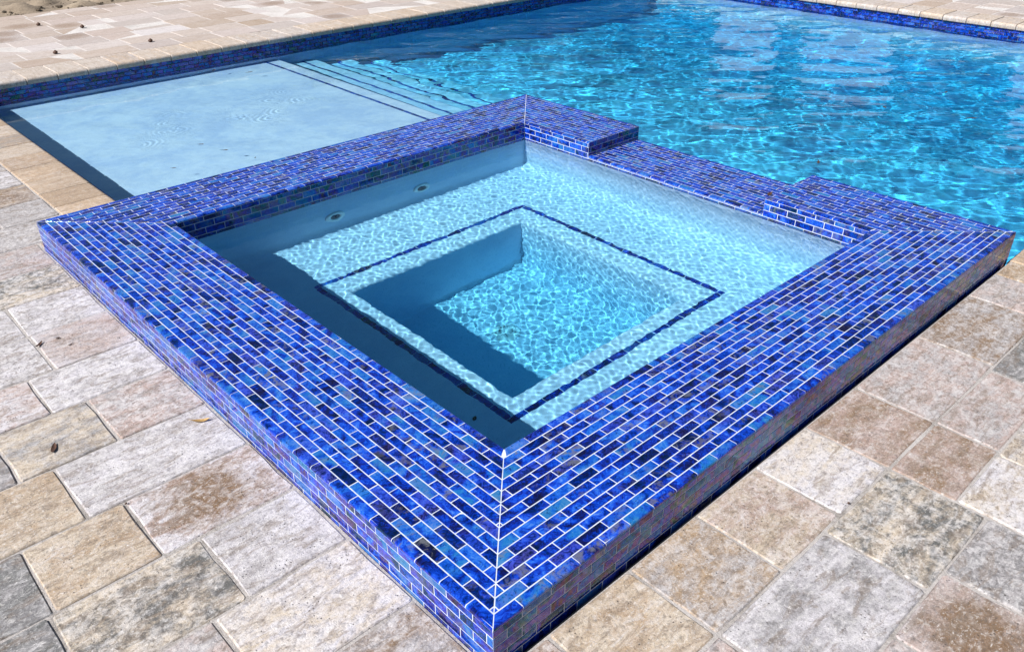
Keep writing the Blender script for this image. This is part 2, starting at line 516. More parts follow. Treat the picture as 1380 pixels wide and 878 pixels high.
# the pavers one can tell apart by colour: (a point on it) -> its mix
KNOWN = [((-.13, 1.92), (LAV, PINK, .35, .3)), ((-.40, 1.92), (LGREY, LAV, 0, .8)), ((-.18, 1.66), (LAV, LGREY, 0, .9)), ((-.50, 1.66), (PINK, LAV, .3, .3)),
         ((-.13, 1.41), (PINK, LGREY, 0, .6)), ((-.39, 1.41), (CREAM, GREY, 0, .3)), ((-.62, 1.41), (GREY, LGREY, 0, .2)), ((-.2, 1.15), (LAV, LGREY, 0, .7)), ((-.55, 1.15), (CREAM, TAN, .2, .2)),
         ((-.18, .89), (PINK, LAV, 1.0, .35)), ((-.47, .89), (CREAM, TAN, .1, .2)), ((-.75, .89), (GREY, DGREY, 0, .3)), ((-.13, .64), (LAV, LGREY, 0, .6)), ((-.44, .64), (DGREY, CREAM, .1, .45)), ((-.75, .64), (DGREY, GREY, 0, .3)),
         ((-.18, .39), (LAV, CREAM, 0, .6)), ((-.5, .39), (GREY, PINK, 0, .4)), ((-.13, 2.18), (LGREY, LAV, 0, .8)), ((-.13, 2.45), (DGREY, CREAM, 0, .7)), ((-.13, 2.7), (PINK, LGREY, 0, .3)), ((-.35, 2.18), (LAV, LGREY, 0, .6)), ((-.35, 2.45), (LGREY, GREY, 0, .6)),
         ((.27, -.13), (CREAM, TAN, 0, .2)), ((.53, -.13), (TAN, LGREY, .1, .4)), ((.79, -.13), (CREAM, PINK, .3, .4)), ((1.05, -.13), (LAV, CREAM, 0, .6)), ((1.33, -.13), (PINK, BROWN, .1, .3)), ((1.7, -.13), (PINK, LGREY, 0, .4)), ((2.1, -.13), (BROWN, LGREY, 0, .4)), ((2.45, -.13), (LGREY, PINK, 0, .4)), ((2.67, -.13), (TAN, CREAM, .3, .1)),
         ((.63, -.4), (LAV, GREY, 0, .5)), ((1.0, -.4), (DGREY, CREAM, 0, .55)), ((.2, -.4), (BROWN, LGREY, .3, .4)), ((1.33, -.35), (PINK, BROWN, .15, .3)), ((1.7, -.35), (PINK, LGREY, 0, .3)), ((2.05, -.35), (GREY, DGREY, 0, .3)),
         ((.8, -.6), (LAV, PINK, 1.0, .2)), ((1.05, -.6), (GREY, LGREY, 0, .5)), ((.5, -.6), (CREAM, LAV, 0, .4)), ((1.33, -.55), (CREAM, LAV, .1, .7)), ((1.7, -.55), (LGREY, CREAM, 0, .4))]
def paver_mix(x0, y0, x1, y1, rg, deck):
    for (px_, py_), (a, b, r, bl) in KNOWN:
        if x0 < px_ < x1 and y0 < py_ < y1:
            return mix_code(a, b, r, bl)
    if deck:
        return mix_code(rg.choice((0, 0, 1, 2, 1, 3, 4, 1, 3, 5)), rg.choice((0, 1, 3, 4, 5, 1, 2, 7)), rg.choice((0, 0, 0, 0, 0, .6)), rg.uniform(0, .14))
    return mix_code(rg.choice((LAV, CREAM, LGREY, PINK, TAN, LGREY)), rg.choice((LAV, LGREY, PINK, TAN, GREY, DGREY, BROWN)), rg.choice((0, 0, 0, 0, .2, .8)), rg.uniform(.2, .7))
def lay_pavers(parent, rects, mat, limit):
    seen = []
    rest = []
    for (x0, y0, x1, y1) in rects:
        pts = [(x0, y0, GZ), (x1, y0, GZ), (x1, y1, GZ), (x0, y1, GZ)]
        a = px_area(pts, (0, 0, 1), 110)
        (seen if a > 60 else rest).append((a, (x0, y0, x1, y1)))
    seen.sort(reverse=True)
    rest += seen[limit:]
    rg = random.Random(3)
    for a, (x0, y0, x1, y1) in seen[:limit]:
        m = paver_mesh(x1 - x0, y1 - y0, mat, rg.randrange(4))
        o = link('paver', m, parent, ((x0 + x1) / 2, (y0 + y1) / 2, GZ + rg.uniform(-.0014, .0014)))
        o.rotation_euler = (rg.uniform(-.005, .005), rg.uniform(-.005, .005), rg.uniform(-.005, .005))
        o.color = paver_mix(x0, y0, x1, y1, rg, mat is M_DECK)
    mb = MB()
    for a, (x0, y0, x1, y1) in rest:
        g = 0.003
        x0 += g; y0 += g; x1 -= g; y1 -= g
        b = 0.005
        mb.add([(x0, y0, GZ - .03), (x1, y0, GZ - .03), (x1, y1, GZ - .03), (x0, y1, GZ - .03), (x0, y0, GZ - b), (x1, y0, GZ - b), (x1, y1, GZ - b), (x0, y1, GZ - b),
                (x0 + b, y0 + b, GZ), (x1 - b, y0 + b, GZ), (x1 - b, y1 - b, GZ), (x0 + b, y1 - b, GZ)],
               [(8, 9, 10, 11)] + [(i, (i + 1) % 4, 4 + (i + 1) % 4, 4 + i) for i in range(4)] + [(4 + i, 4 + (i + 1) % 4, 8 + (i + 1) % 4, 8 + i) for i in range(4)], rg.random())
    if rest:
        link('paver_field', mb.mesh('paver_field', mat), parent, kind='stuff').color = mix_code(LGREY, PINK, 0, .4)

rg = random.Random(11)
P0 = 0.2575
near = []
LJ = {8: [-0.27], 7: [-0.27], 6: [-0.358], 5: [-0.262, -0.523], 4: [-0.44], 3: [-0.354, -0.598], 2: [-0.269, -0.614], 1: [-0.356]}
edges = [0.257 * 0 + k * P0 for k in range(-9, 24)]
yb = {1: 0.257, 2: 0.514, 3: 0.767, 4: 1.017, 5: 1.277, 6: 1.539, 7: 1.779, 8: 2.055, 9: 2.315, 10: 2.573}
def Y(k):
    return yb.get(k, 2.573 + (k - 10) * P0 if k > 10 else k * P0)
CB = PX0 - 0.025 - 0.245          # back of the near coping
for k in range(0, 25):
    y0, y1 = Y(k), Y(k + 1)
    if y0 > 6.05:
        break
    xr = -0.004 if y0 < 2.7 else CB - 0.002
    near += layout(y0, y1, -2.6, xr, LJ.get(k, []), rg)
near.append((0.0, W + 0.004, CB - 0.002, Y(11)))
# right-hand side (y < 0)
for k, (y0, y1, js) in enumerate([(-.26, -.012, [.140, .408, .665, .931, 1.19, 1.481, 1.915, 2.34, 2.59]), (-.515, -.26, [-.02, .408, .85, 1.19]), (-.77, -.515, [.25, .674, .93, 1.19])]):
    if k == 0:
        near += layout(y0, y1, -2.6, PX1 + 0.3, js, rg) if False else layout(y0, y1, -2.6, 2.752, js, rg)
    else:
        near += layout(y0, y1, -2.6, 1.19, js, rg)
near += layout(-.437, -.26, 1.19, 2.752, [1.48, 1.88, 2.23], rg)
near += layout(-.695, -.437, 1.19, 2.752, [1.46, 1.90, 2.25], rg)
near += layout(-.955, -.695, 1.19, 2.752, [1.62, 1.97], rg)
near += layout(-1.03, -.77, -2.6, 1.19, [0.42, .77], rg)
for k in range(8):
    near += layout(-1.29 - k * .26, -1.03 - k * .26, -2.6, 1.19, [], rg)
    near += layout(-1.215 - k * .26, -.955 - k * .26, 1.19, 2.752, [], rg)
    near += layout(-.53 - k * .26, -.27 - k * .26, 2.756, 9.0, [], rg)
patio = link('patio', ring_sheet([(-6, -6), (13, -6), (13, 8.36), (-6, 8.36)], hole, GZ - 0.0034, 'patio', M_JOINT), kind='structure')
lay_pavers(patio, near, M_PAVER, 290)
FB = PY1 - 0.03 + 0.33            # back of the far coping
far = []
y = FB + 0.003
k = 0
while y < 8.36:
    far += layout(y, min(y + P0, 8.372), -2.6 + 0.11 * (k % 3), 10.5, [], rg)
    y += P0; k += 1
XB = PX1 - 0.03 + 0.33
k = 0
y = 0.0
while y < FB - 0.01:
    far += layout(y, min(y + P0, FB), XB + 0.003, 10.5, [], rg)
    y += P0
pool_deck = link('pool_deck', bpy.data.meshes.new('pool_deck'), kind='structure')
mbd = MB()
mbd.box((PX0, FB + .01, GZ - .030), (10.4, 8.30, GZ - .0012))
mbd.box((XB + .01, 0.0, GZ - .030), (10.4, FB - .02, GZ - .0012))
pool_deck.data = mbd.mesh('pool_deck', M_DECKJOINT)
lay_pavers(pool_deck, far, M_DECK, 290)

# ------------------------------------------------------------------ tiles
TILE_MESH = {}
class Frame:
    """plane that carries tiles: origin, two in-plane axes and the outward normal"""
    def __init__(self, o, u, v):
        self.o = Vector(o); self.u = Vector(u); self.v = Vector(v); self.n = self.u.cross(self.v)
    def at(self, a, b, h=0.0):
        return self.o + self.u * a + self.v * b + self.n * h

def tile_geo(poly, bev=0.0006, depth=0.004):
    """chamfered prism over a convex polygon given round its own centre (counter-clockwise)"""
    n = len(poly)
    inner = []
    for i in range(n):
        p0, p1, p2 = poly[i - 1], poly[i], poly[(i + 1) % n]
        d1 = Vector((p1[0] - p0[0], p1[1] - p0[1])).normalized(); d2 = Vector((p2[0] - p1[0], p2[1] - p1[1])).normalized()
        n1 = Vector((-d1.y, d1.x)); n2 = Vector((-d2.y, d2.x))
        bis = n1 + n2
        k = bev / max(0.35, 1 + n1.dot(n2)) 
        inner.append((p1[0] + bis.x * k, p1[1] + bis.y * k))
    v = [(x, y, -depth) for x, y in poly] + [(x, y, -bev) for x, y in poly] + [(x, y, 0) for x, y in inner]
    f = [(i, (i + 1) % n, n + (i + 1) % n, n + i) for i in range(n)] + [(n + i, n + (i + 1) % n, 2 * n + (i + 1) % n, 2 * n + i) for i in range(n)] + [tuple(range(2 * n, 3 * n))]
    return v, f

def edge_geo(a0, a1, s0, s1, h, r=0.006, depth=0.006):
    """bullnose tile: straight tile along u whose edge at v = 0 rolls over; s0/s1 = slope of its ends (mitres)"""
    prof = [(0.0, -r - .001), (r * 0.12, -r * 0.5), (r * 0.42, -r * 0.13), (r, 0.0), (h - .0009, 0.0), (h, -.0009), (h, -depth)]
    v = []
    for (b, z) in prof:
        v.append((a0 + s0 * b, b, z))
    for (b, z) in prof:
        v.append((a1 - s1 * b, b, z))
    n = len(prof)
    f = [(i + 1, i, n + i, n + i + 1) for i in range(n - 1)] + [tuple(range(n)), tuple(range(2 * n - 1, n - 1, -1))]
    return v, f

class Tiles:
    def __init__(self, parent, name='tile'):
        self.parent = parent; self.items = []; self.name = name
    def put(self, fr, poly, recv=False, geo=None, key=None):
        if len(poly) < 3:
            return
        ar = abs(sum(poly[i][0] * poly[(i + 1) % len(poly)][1] - poly[(i + 1) % len(poly)][0] * poly[i][1] for i in range(len(poly)))) / 2
        if ar < 2.5e-5:
            return
        c = (sum(p[0] for p in poly) / len(poly), sum(p[1] for p in poly) / len(poly))
        pts = [fr.at(*p) for p in poly]
        self.items.append((px_area(pts, fr.n), fr, poly, c, recv, geo, key))
    def emit(self, limit, mat):
        it = sorted(self.items, key=lambda t: -t[0])
        rg = random.Random(5)
        stuff = {False: MB(), True: MB()}
        for i, (a, fr, poly, c, recv, geo, key) in enumerate(it):
            loc = [(p[0] - c[0], p[1] - c[1]) for p in poly]
            if geo:
                v, f = geo; v = [(x - c[0], y - c[1], z) for x, y, z in v]
            else:
                v, f = tile_geo(loc)
            tx, ty = rg.gauss(0, .008), rg.gauss(0, .004)
            hz = rg.uniform(-.0002, .0002)
            if i < limit and a > 8:
                k2 = (id(fr), key) if key else None
                m = TILE_MESH.get(k2) if k2 else None
                if m is None:
                    mb = MB(); mb.add([fr.u * x + fr.v * y + fr.n * z for x, y, z in v], f)
                    m = mb.mesh('tile', mat)
                    if k2:
                        TILE_MESH[k2] = m
                o = link(self.name, m, self.parent, fr.at(c[0], c[1], hz), recv)
                rot = Matrix.Rotation(ty, 3, fr.v) @ Matrix.Rotation(tx, 3, fr.u)
                o.rotation_euler = rot.to_euler()
            else:
                stuff[recv].add([fr.at(c[0] + x, c[1] + y, z + hz + tx * y + ty * x) for x, y, z in v], f, rg.random())
        for recv, mb in stuff.items():
            if mb.v:
                link(self.name + '_field', mb.mesh(self.name + '_field', mat), self.parent, recv=recv, kind='stuff')

def course(T, fr, b0, b1, a0, a1, ph, recv=False, s0=0.0, s1=0.0, edge=None):
    """a course of tiles from a0 to a1 between b0 and b1; s0/s1: mitre slopes at the ends (measured from b = 0)"""
    g = G / 2
    k = math.floor((a0 - ph) / TL) - 1
    while ph + k * TL < a1 + (b1 - b0 if s1 < 0 else 0):
        u0, u1 = ph + k * TL + g, ph + (k + 1) * TL - g
        k += 1
        poly = [(u0, b0 + g), (u1, b0 + g), (u1, b1 - g), (u0, b1 - g)]
        if edge:
            poly[0] = (u0, b0); poly[1] = (u1, b0)
        full = True
        for (sl, at, sg) in ((s0, a0, 1), (s1, a1, -1)):
            n0 = len(poly)
            p2 = clip(poly, sg, -sl if sg > 0 else -sl, -sg * at - g * (1.3 if sl else 1))
            if p2 != poly:
                full = False
            poly = p2
            if len(poly) < 3:
                break
        if len(poly) < 3:
            continue
        if edge:
            geo = None
            if full:
                geo = edge_geo(u0, u1, 0, 0, b1 - g - b0)
                geo = ([(x, yv + b0, z) for x, yv, z in geo[0]], geo[1])
                T.put(fr, poly, recv, geo, ('e', round(b1 - b0, 4)))
            else:
                lo = [p for p in poly if abs(p[1] - b0) < 1e-6]
                if len(lo) >= 2:
                    ua, ub = min(p[0] for p in lo), max(p[0] for p in lo)
                    hi = [p for p in poly if p[1] > b0 + .5 * (b1 - b0)]
                    if len(hi) < 2:
                        T.put(fr, poly, recv)
                        continue
                    hm = b1 - g - b0
                    ha, hb = min(p[0] for p in hi), max(p[0] for p in hi)
                    geo = edge_geo(ua, ub, (ha - ua) / hm, (ub - hb) / hm, hm)
                    geo = ([(x, yv + b0, z) for x, yv, z in geo[0]], geo[1])
                    T.put(fr, poly, recv, geo)
                else:
                    T.put(fr, poly, recv)
        else:
            T.put(fr, poly, recv, None, ('t', round(b1 - b0, 4)) if full else None)

# ------------------------------------------------------------------ the spa
spa = empty('spa', 'square raised spa clad in cobalt blue glass mosaic tile with white grout', 'spa', (0, 0, GZ))
spa.location = (0, 0, 0)
T = Tiles(spa)
corner = [(0, 0), (W, 0), (W, W), (0, W)]
dirs = [(1, 0), (0, 1), (-1, 0), (0, -1)]
inw = [(0, 1), (-1, 0), (0, -1), (1, 0)]
for s in range(4):
    cx, cyy = corner[s]
    top = Frame((cx, cyy, 0), (*dirs[s], 0), (*inw[s], 0))
    low = Frame((cx, cyy, NZ), (*dirs[s], 0), (*inw[s], 0))
    for i in range(14):
        b0, b1 = i * P, (i + 1) * P
        ph = 0.5 * TL * (i % 2) + (0.0, 0.013, 0.026, W % TL)[s]
        e = i == 0
        if i == 13:
            # inner edge tile: its roll-over faces the water, so lay it from the inner edge outwards
            fr2 = Frame(top.at(W, CW), -top.u, -top.v)
            spans = [(CW, W - CW)] if s != 1 else [(CW, W - NOTCH[1]), (W - NOTCH[0], W - CW)]
            for a0, a1 in spans:
                course(T, fr2, 0, P, a0, a1, W - ph, True, s0=-1 if abs(a0 - CW) < 1e-6 else 0, s1=-1 if abs(a1 - (W - CW)) < 1e-6 else 0, edge=True)
            if s == 1:
                fr3 = Frame(low.at(W, CW), -low.u, -low.v)
                course(T, fr3, 0, P, W - NOTCH[1], W - NOTCH[0], W - ph, True, edge=True)
            continue
        if s != 1:
            course(T, top, b0, b1, 0, W, ph, False, 1, 1, edge=e)
        else:
            course(T, top, b0, b1, 0, NOTCH[0], ph, False, 1, 0, edge=e)
            course(T, top, b0, b1, NOTCH[1], W, ph, False, 0, 1, edge=e)
            course(T, low, b0, b1, NOTCH[0], NOTCH[1], ph, False, 0, 0, edge=e)
    # outer face, four courses above the paving, more on the sides that stand in the pool
    face = Frame((cx, cyy, -0.0075), (*dirs[s], 0), (0, 0, -1))
    face.n = Vector((-inw[s][0], -inw[s][1], 0))
    rows = 5 if s in (0, 3) else 10
    fo = Frame((cx + dirs[s][0] * W, cyy + dirs[s][1] * W, 0), (-dirs[s][0], -dirs[s][1], 0), (0, 0, -1))
    for j in range(rows):
        b0, b1 = max(j * P, 0.0075), (j + 1) * P
        ph = 0.5 * TL * ((j + 1) % 2) + 0.02
        wet = j > 7
        if s == 1:
            if b1 <= -NZ + 0.003:
                course(T, fo, b0, min(b1, -NZ - .0), 0, W - NOTCH[1], ph, wet)
                course(T, fo, b0, min(b1, -NZ - .0), W - NOTCH[0], W, ph, wet)
            elif b0 < -NZ:
                course(T, fo, b0, b1, 0, W - NOTCH[1], ph, wet); course(T, fo, b0, b1, W - NOTCH[0], W, ph, wet)
                course(T, fo, -NZ + .0075, b1, W - NOTCH[1], W - NOTCH[0], ph, wet)
            else:
                course(T, fo, b0, b1, 0, W, ph, wet)
        else:
            course(T, fo, b0, b1, 0, W, ph, wet)
    # inner face
    fi = Frame((cx + inw[s][0] * CW, cyy + inw[s][1] * CW, 0), (*dirs[s], 0), (0, 0, -1))
    for j in range(4):
        b0, b1 = max(j * P, 0.0075), (j + 1) * P
        ph = 0.5 * TL * ((j + 1) % 2)
        if s == 1 and b0 < -NZ:
            course(T, fi, b0, b1, CW, NOTCH[0], ph, True); course(T, fi, b0, b1, NOTCH[1], W - CW, ph, True)
            if b1 > -NZ:
                course(T, fi, -NZ + .0075, b1, NOTCH[0], NOTCH[1], ph, True)
        else:
            course(T, fi, b0, b1, CW, W - CW, ph, True)
# end faces of the spillway notch
fa = Frame((W, NOTCH[1], 0), (-1, 0, 0), (0, 0, -1))
fb = Frame((W - CW, NOTCH[0], 0), (1, 0, 0), (0, 0, -1))
for j in range(3):
    b0, b1 = j * P + (0.0015 if j == 0 else 0), min((j + 1) * P, -NZ - 0.001)
    course(T, fa, b0, b1, 0.001, CW - 0.001, 0.5 * TL * (j % 2))
    course(T, fb, b0, b1, 0.001, CW - 0.001, 0.5 * TL * (j % 2))
# trim line round the bench
SX0, SX1 = 0.767, 1.972
fl = Frame((0, 0, BZ + 0.0012), (1, 0, 0), (0, 1, 0))
fm = Frame((0, 0, BZ + 0.0012), (0, 1, 0), (-1, 0, 0))
course(T, fl, SX0, SX0 + P, SX0, SX1, SX0, True)
course(T, fl, SX1 - P, SX1, SX0, SX1, SX0 + .03, True)
course(T, fm, -SX0 - P, -SX0, SX0 + P, SX1 - P, SX0 + P, True)
course(T, fm, -SX1, -SX1 + P, SX0 + P, SX1 - P, SX0 + P, True)
T.emit(300, M_TILE)

# grout body of the four rim walls
d = 0.0007
def wall(poly, top, z1, c=0.0038):
    n = len(poly)
    mb = MB()
    v = [(x, y, -2.1) for x, y in poly] + [(x, y, z1 - c) for x, y in poly] + [(x, y, z1) for x, y in top]
    f = [tuple(range(n - 1, -1, -1)), tuple(range(2 * n, 3 * n))]
    for k in (0, n):
        f += [(k + i, k + (i + 1) % n, k + n + (i + 1) % n, k + n + i) for i in range(n)]
    mb.add(v, f)
    link('rim_wall', mb.mesh('rim_wall', M_GROUT), spa, recv=True)
def quads(e):
    o0, o1, i0, i1 = d + e, W - d - e, CW - d - e, W - CW + d + e
    n0, n1 = NOTCH[0] - d, NOTCH[1] + d
    return [[(o0, o0), (o1, o0), (i1, i0), (i0, i0)], [(o1, o1), (o0, o1), (i0, i1), (i1, i1)], [(o0, o1), (o0, o0), (i0, i0), (i0, i1)],
            [(o1, o0), (o1, n0), (i1, n0), (i1, i0)], [(o1, n1), (o1, o1), (i1, i1), (i1, n1)], [(o1, n0 + .0002), (o1, n1 - .0002), (i1, n1 - .0002), (i1, n0 + .0002)]]
for k, (qa, qb) in enumerate(zip(quads(0.0), quads(0.0034))):
    wall(qa, qb, NZ - d if k == 5 else -d)

# plaster shell: wall, coved bench, rounded nosing, foot well
def spa_shell():
    rings = []
    a = CW - 0.0006
    rings.append((a, W - a, a, W - a, -4 * P - 0.0005))
    r = 0.085
    for k in range(9):
        t = k / 8 * math.pi / 2
        rings.append((a + r * (1 - math.cos(t)), W - a - r * (1 - math.cos(t)), a + r * (1 - math.cos(t)), W - a - r * (1 - math.cos(t)), BZ + r - r * math.sin(t)))
    q0, q1 = 0.872, 1.83
    r = 0.022
    for k in range(7):
        t = k / 6 * math.pi / 2
        e = r * math.sin(t) - r
        rings.append((q0 + e, q1 - e, q0 + e, q1 - e, BZ - r * (1 - math.cos(t))))
    r = 0.03; FZ = -0.935
    for k in range(7):
        t = k / 6 * math.pi / 2
        e = r * (1 - math.cos(t))
        rings.append((q0 + e, q1 - e, q0 + e, q1 - e, FZ + r - r * math.sin(t)))
    v = []; f = []
    for (x0, x1, y0, y1, z) in rings:
        v += [(x0, y0, z), (x1, y0, z), (x1, y1, z), (x0, y1, z)]
    for i in range(len(rings) - 1):
        for s in range(4):
            f.append((4 * i + s, 4 * i + (s + 1) % 4, 4 * i + 4 + (s + 1) % 4, 4 * i + 4 + s))
    b = 4 * (len(rings) - 1)
    f.append((b, b + 1, b + 2, b + 3))
    mb = MB(); mb.add(v, f)
    return mb.mesh('plaster_shell', M_SPA_PLASTER, 35)
link('plaster_shell', spa_shell(), spa, recv=True)

def lathe(prof, n, axis_o, ax, up, mb):
    """surface of revolution: prof = [(radius, height)]"""
    ax = Vector(ax).normalized(); up = Vector(up).normalized(); sd = ax.cross(up)
    v = []; f = []
    for r, h in prof:
        for k in range(n):
            t = 2 * math.pi * k / n
            v.append(Vector(axis_o) + ax * h + up * (r * math.cos(t)) + sd * (r * math.sin(t)))
    for i in range(len(prof) - 1):
        for k in range(n):
            f.append((i * n + k, i * n + (k + 1) % n, (i + 1) * n + (k + 1) % n, (i + 1) * n + k))
    f.append(tuple((len(prof) - 1) * n + k for k in range(n)))
    mb.add(v, f)
for x in (1.132, 1.638):
    mb = MB()
    lathe([(0.051, -0.004), (0.051, 0.004), (0.048, 0.007), (0.034, 0.009), (0.028, 0.006), (0.0265, -0.002)], 28, (x, W - CW, -0.335), (0, -1, 0), (0, 0, 1), mb)
    jet = link('jet_fitting', mb.mesh('jet_fitting', M_FITTING, 40), spa, recv=True)
    mb = MB()
    lathe([(0.026, 0.000), (0.025, 0.003), (0.014, 0.0035), (0.011, 0.006), (0.007, 0.006), (0.006, 0.001)], 24, (x, W - CW, -0.335), (0, -1, 0), (0, 0, 1), mb)
    link('jet_nozzle', mb.mesh('jet_nozzle', M_DARK, 40), jet, recv=True)
mb = MB()
lathe([(0.062, -0.003), (0.062, 0.004), (0.055, 0.009), (0.038, 0.013), (0.016, 0.015)], 32, (1.37, 1.445, -0.935), (0, 0, 1), (1, 0, 0), mb)
drain = link('drain_cover', mb.mesh('drain_cover', mat_plain('grey_drain_plastic', (0.55, 0.64, 0.72), 0.5, 0.1), 40), spa, recv=True)
mb = MB()
for k in range(12):
    t = 2 * math.pi * k / 12
    c, s_ = math.cos(t), math.sin(t)
    q = [(0.020, -.0015, .0152), (0.046, -.0022, .0117), (0.046, .0022, .0117), (0.020, .0015, .0152)]
    top = [(1.37 + x * c - yv * s_, 1.445 + x * s_ + yv * c, -0.935 + z) for x, yv, z in q]
    mb.add(top + [(x, yv, z - 0.006) for x, yv, z in top], [(0, 1, 2, 3), (0, 4, 5, 1), (1, 5, 6, 2), (2, 6, 7, 3), (3, 7, 4, 0)])
link('drain_slot', mb.mesh('drain_slot', M_DARK), drain, recv=True)

# ------------------------------------------------------------------ the pool
pool = empty('swimming_pool', 'large rectangular swimming pool with tan coping and blue waterline tile around the raised spa', 'swimming pool', (0, 0, 0))
def pool_shell():
    mb = MB()
    zt = GZ - 0.046
    o = [(PX0, PY0), (PX1, PY0), (PX1, PY1), (PX0, PY1)]
    v = [(x, yv, zt) for x, yv in o] + [(x, yv, -2.2) for x, yv in o]
    mb.add(v, [((i + 1) % 4, i, 4 + i, 4 + (i + 1) % 4) for i in range(4)])
    xs = [PX0 - .02, 3.9, 5.2, 6.6, PX1 + .02]; zs = [-1.28, -1.28, -1.40, -1.62, -1.70]
    v = []; f = []
    for x, z in zip(xs, zs):
        v += [(x, PY0 - .02, z), (x, PY1 + .02, z)]
    for i in range(len(xs) - 1):
        f.append((2 * i, 2 * i + 2, 2 * i + 3, 2 * i + 1))
    mb.add(v, f)
    return mb.mesh('plaster_shell', M_POOL_PLASTER)
link('plaster_shell', pool_shell(), pool, recv=True)
def ledge(name, x1, z, zb):
    """a slab whose free edge at x1 is rounded"""
    r = 0.02
    prof = [(x1, zb), (x1, z - r)] + [(x1 - r + r * math.cos(t), z - r + r * math.sin(t)) for t in [k / 6 * math.pi / 2 for k in range(1, 7)]] + [(PX0 - .015, z), (PX0 - .015, zb)]
    n = len(prof)
    y0, y1 = W - 0.05, PY1 + 0.015
    v = [(x, y0, zz) for x, zz in prof] + [(x, y1, zz) for x, zz in prof]
    f = [(i, i + 1, n + i + 1, n + i) for i in range(n - 1)] + [tuple(range(n - 1, -1, -1)), tuple(range(n, 2 * n))]
    mb = MB(); mb.add(v, [tuple(reversed(q)) for q in f])
    return link(name, mb.mesh(name, M_POOL_PLASTER, 35), pool, recv=True)
STEPS = [(2.78, SHELF), (3.12, -0.65), (3.46, -0.86), (3.80, -1.07)]
ledge('tanning_ledge', *STEPS[0], -1.4)
for x, z in STEPS[1:]:
    ledge('step', x, z, -1.4)
TP = Tiles(pool)
for x, z in STEPS:
    fr = Frame((0, 0, z + 0.0012), (0, 1, 0), (-1, 0, 0))
    course(TP, fr, -(x - 0.13) - P / 2, -(x - 0.13) + P / 2, W + 0.006, PY1 - 0.004, W + 0.02, True)
fw = [Frame((PX0, PY1 - 0.0025, 0), (1, 0, 0), (0, 0, -1)), Frame((PX1 - 0.0025, PY0, 0), (0, -1, 0), (0, 0, -1)), Frame((PX0 + 0.0025, PY0, 0), (0, 1, 0), (0, 0, -1)), Frame((PX1, PY0 + .0025, 0), (-1, 0, 0), (0, 0, -1))]
for k in range(6):
    b0 = 0.168 + k * P
    ph = 0.5 * TL * (k % 2)
    fr = fw[0]
    course(TP, fr, b0, b0 + P, 0, PX1 - PX0, ph, True)
    course(TP, fw[1], b0, b0 + P, -PY1, 0, ph, True)
    course(TP, fw[2], b0, b0 + P, W, PY1, ph, True)
    course(TP, fw[3], b0, b0 + P, 0, PX1 - W, ph, True)
TP.emit(300, M_TILE)
# grout behind the waterline tile
mb = MB()
zt, zb = -0.1675, -0.168 - 6 * P - .0005
mb.box((PX0, PY1 - .0008, zb), (PX1, PY1 + .01, zt)); mb.box((PX1 - .0008, PY0, zb), (PX1 + .01, PY1, zt))
mb.box((PX0 - .01, W, zb), (PX0 + .0008, PY1, zt)); mb.box((W, PY0 - .01, zb), (PX1, PY0 + .0008, zt))
link('grout_bed', mb.mesh('grout_bed', M_GROUT), pool, recv=True)

def coping_mesh(depth, wdt, var):
    """bull-nosed coping stone; x along the pool edge, y away from the water, z = 0 at its top"""
    rg = random.Random(var)
    h = 0.047; r = 0.021
    prof = [(0.02, -h), (0.006, -h + .002)] + [(r - r * math.cos(t), -r - .004 + r * math.sin(t)) for t in [k / 6 * math.pi / 2 for k in range(0, 7)]]
    prof = [(a, b + .004 if b > -r else b) for a, b in prof]
    prof += [(depth - .004, 0), (depth, -.004), (depth, -h), ]
    n = len(prof)
    v = []
    for sx, inset in ((-1, 0), (-1, .0), (1, 0), (1, 0)):
        pass
    e = 0.0035
    stations = [(-wdt / 2, e), (-wdt / 2 + e, 0), (wdt / 2 - e, 0), (wdt / 2, e)]
    for x, ins in stations:
        jx = rg.uniform(-.0008, .0008)
        for a, b in prof:
            v.append((x + jx, a + (ins if a < depth / 2 else -ins), b - (ins if b > -h / 2 else 0)))
    f = []
    for s in range(3):
        for i in range(n - 1):
            f.append((s * n + i + 1, s * n + i, (s + 1) * n + i, (s + 1) * n + i + 1))
    f.append(tuple(range(n))); f.append(tuple(range(4 * n - 1, 3 * n - 1, -1)))
    mb = MB(); mb.add(v, f)
    return mb.mesh('coping_stone', M_COPING, 40)
PITCH = 0.2105
rg = random.Random(21)
meshN = [coping_mesh(0.243, PITCH - .004, k) for k in range(3)]
meshF = [coping_mesh(0.328, PITCH - .004, k + 5) for k in range(3)]
def coping_run(p0, direction, length, rot, meshes, w=PITCH):
    n = int(round(length / w))
    for k in range(n):
        s = (k + 0.5) * length / n
        o = link('coping_stone', rg.choice(meshes), pool, (p0[0] + direction[0] * s, p0[1] + direction[1] * s, GZ + 0.002 + rg.uniform(-.001, .001)))
        o.rotation_euler = (rg.uniform(-.004, .004), rg.uniform(-.004, .004), rot + rg.uniform(-.004, .004))
        o.scale.x = length / n / w
        far_ = meshes is meshF
        o.color = mix_code(rg.choice((0, 0, 3, 6) if far_ else (1, 2, 3, 1)), rg.choice((0, 3, 1, 6) if far_ else (1, 2, 4, 0, 5)), 0, rg.uniform(.2, .5) if far_ else rg.uniform(0, .3))
coping_run((PX0 - 0.245, PY1 - 0.03), (1, 0), 8.12, 0, meshF)
coping_run((PX0 - 0.025, W + 0.004), (0, 1), PY1 - 0.034 - W - 0.004, math.pi / 2, meshN)
coping_run((PX1 - 0.03, PY0 - 0.2), (0, 1), PY1 - 0.034 + 0.2, -math.pi / 2, meshF)
coping_run((W + 0.004, PY0 - 0.0), (1, 0), PX1 - 0.03 - W - .004, math.pi, meshN)

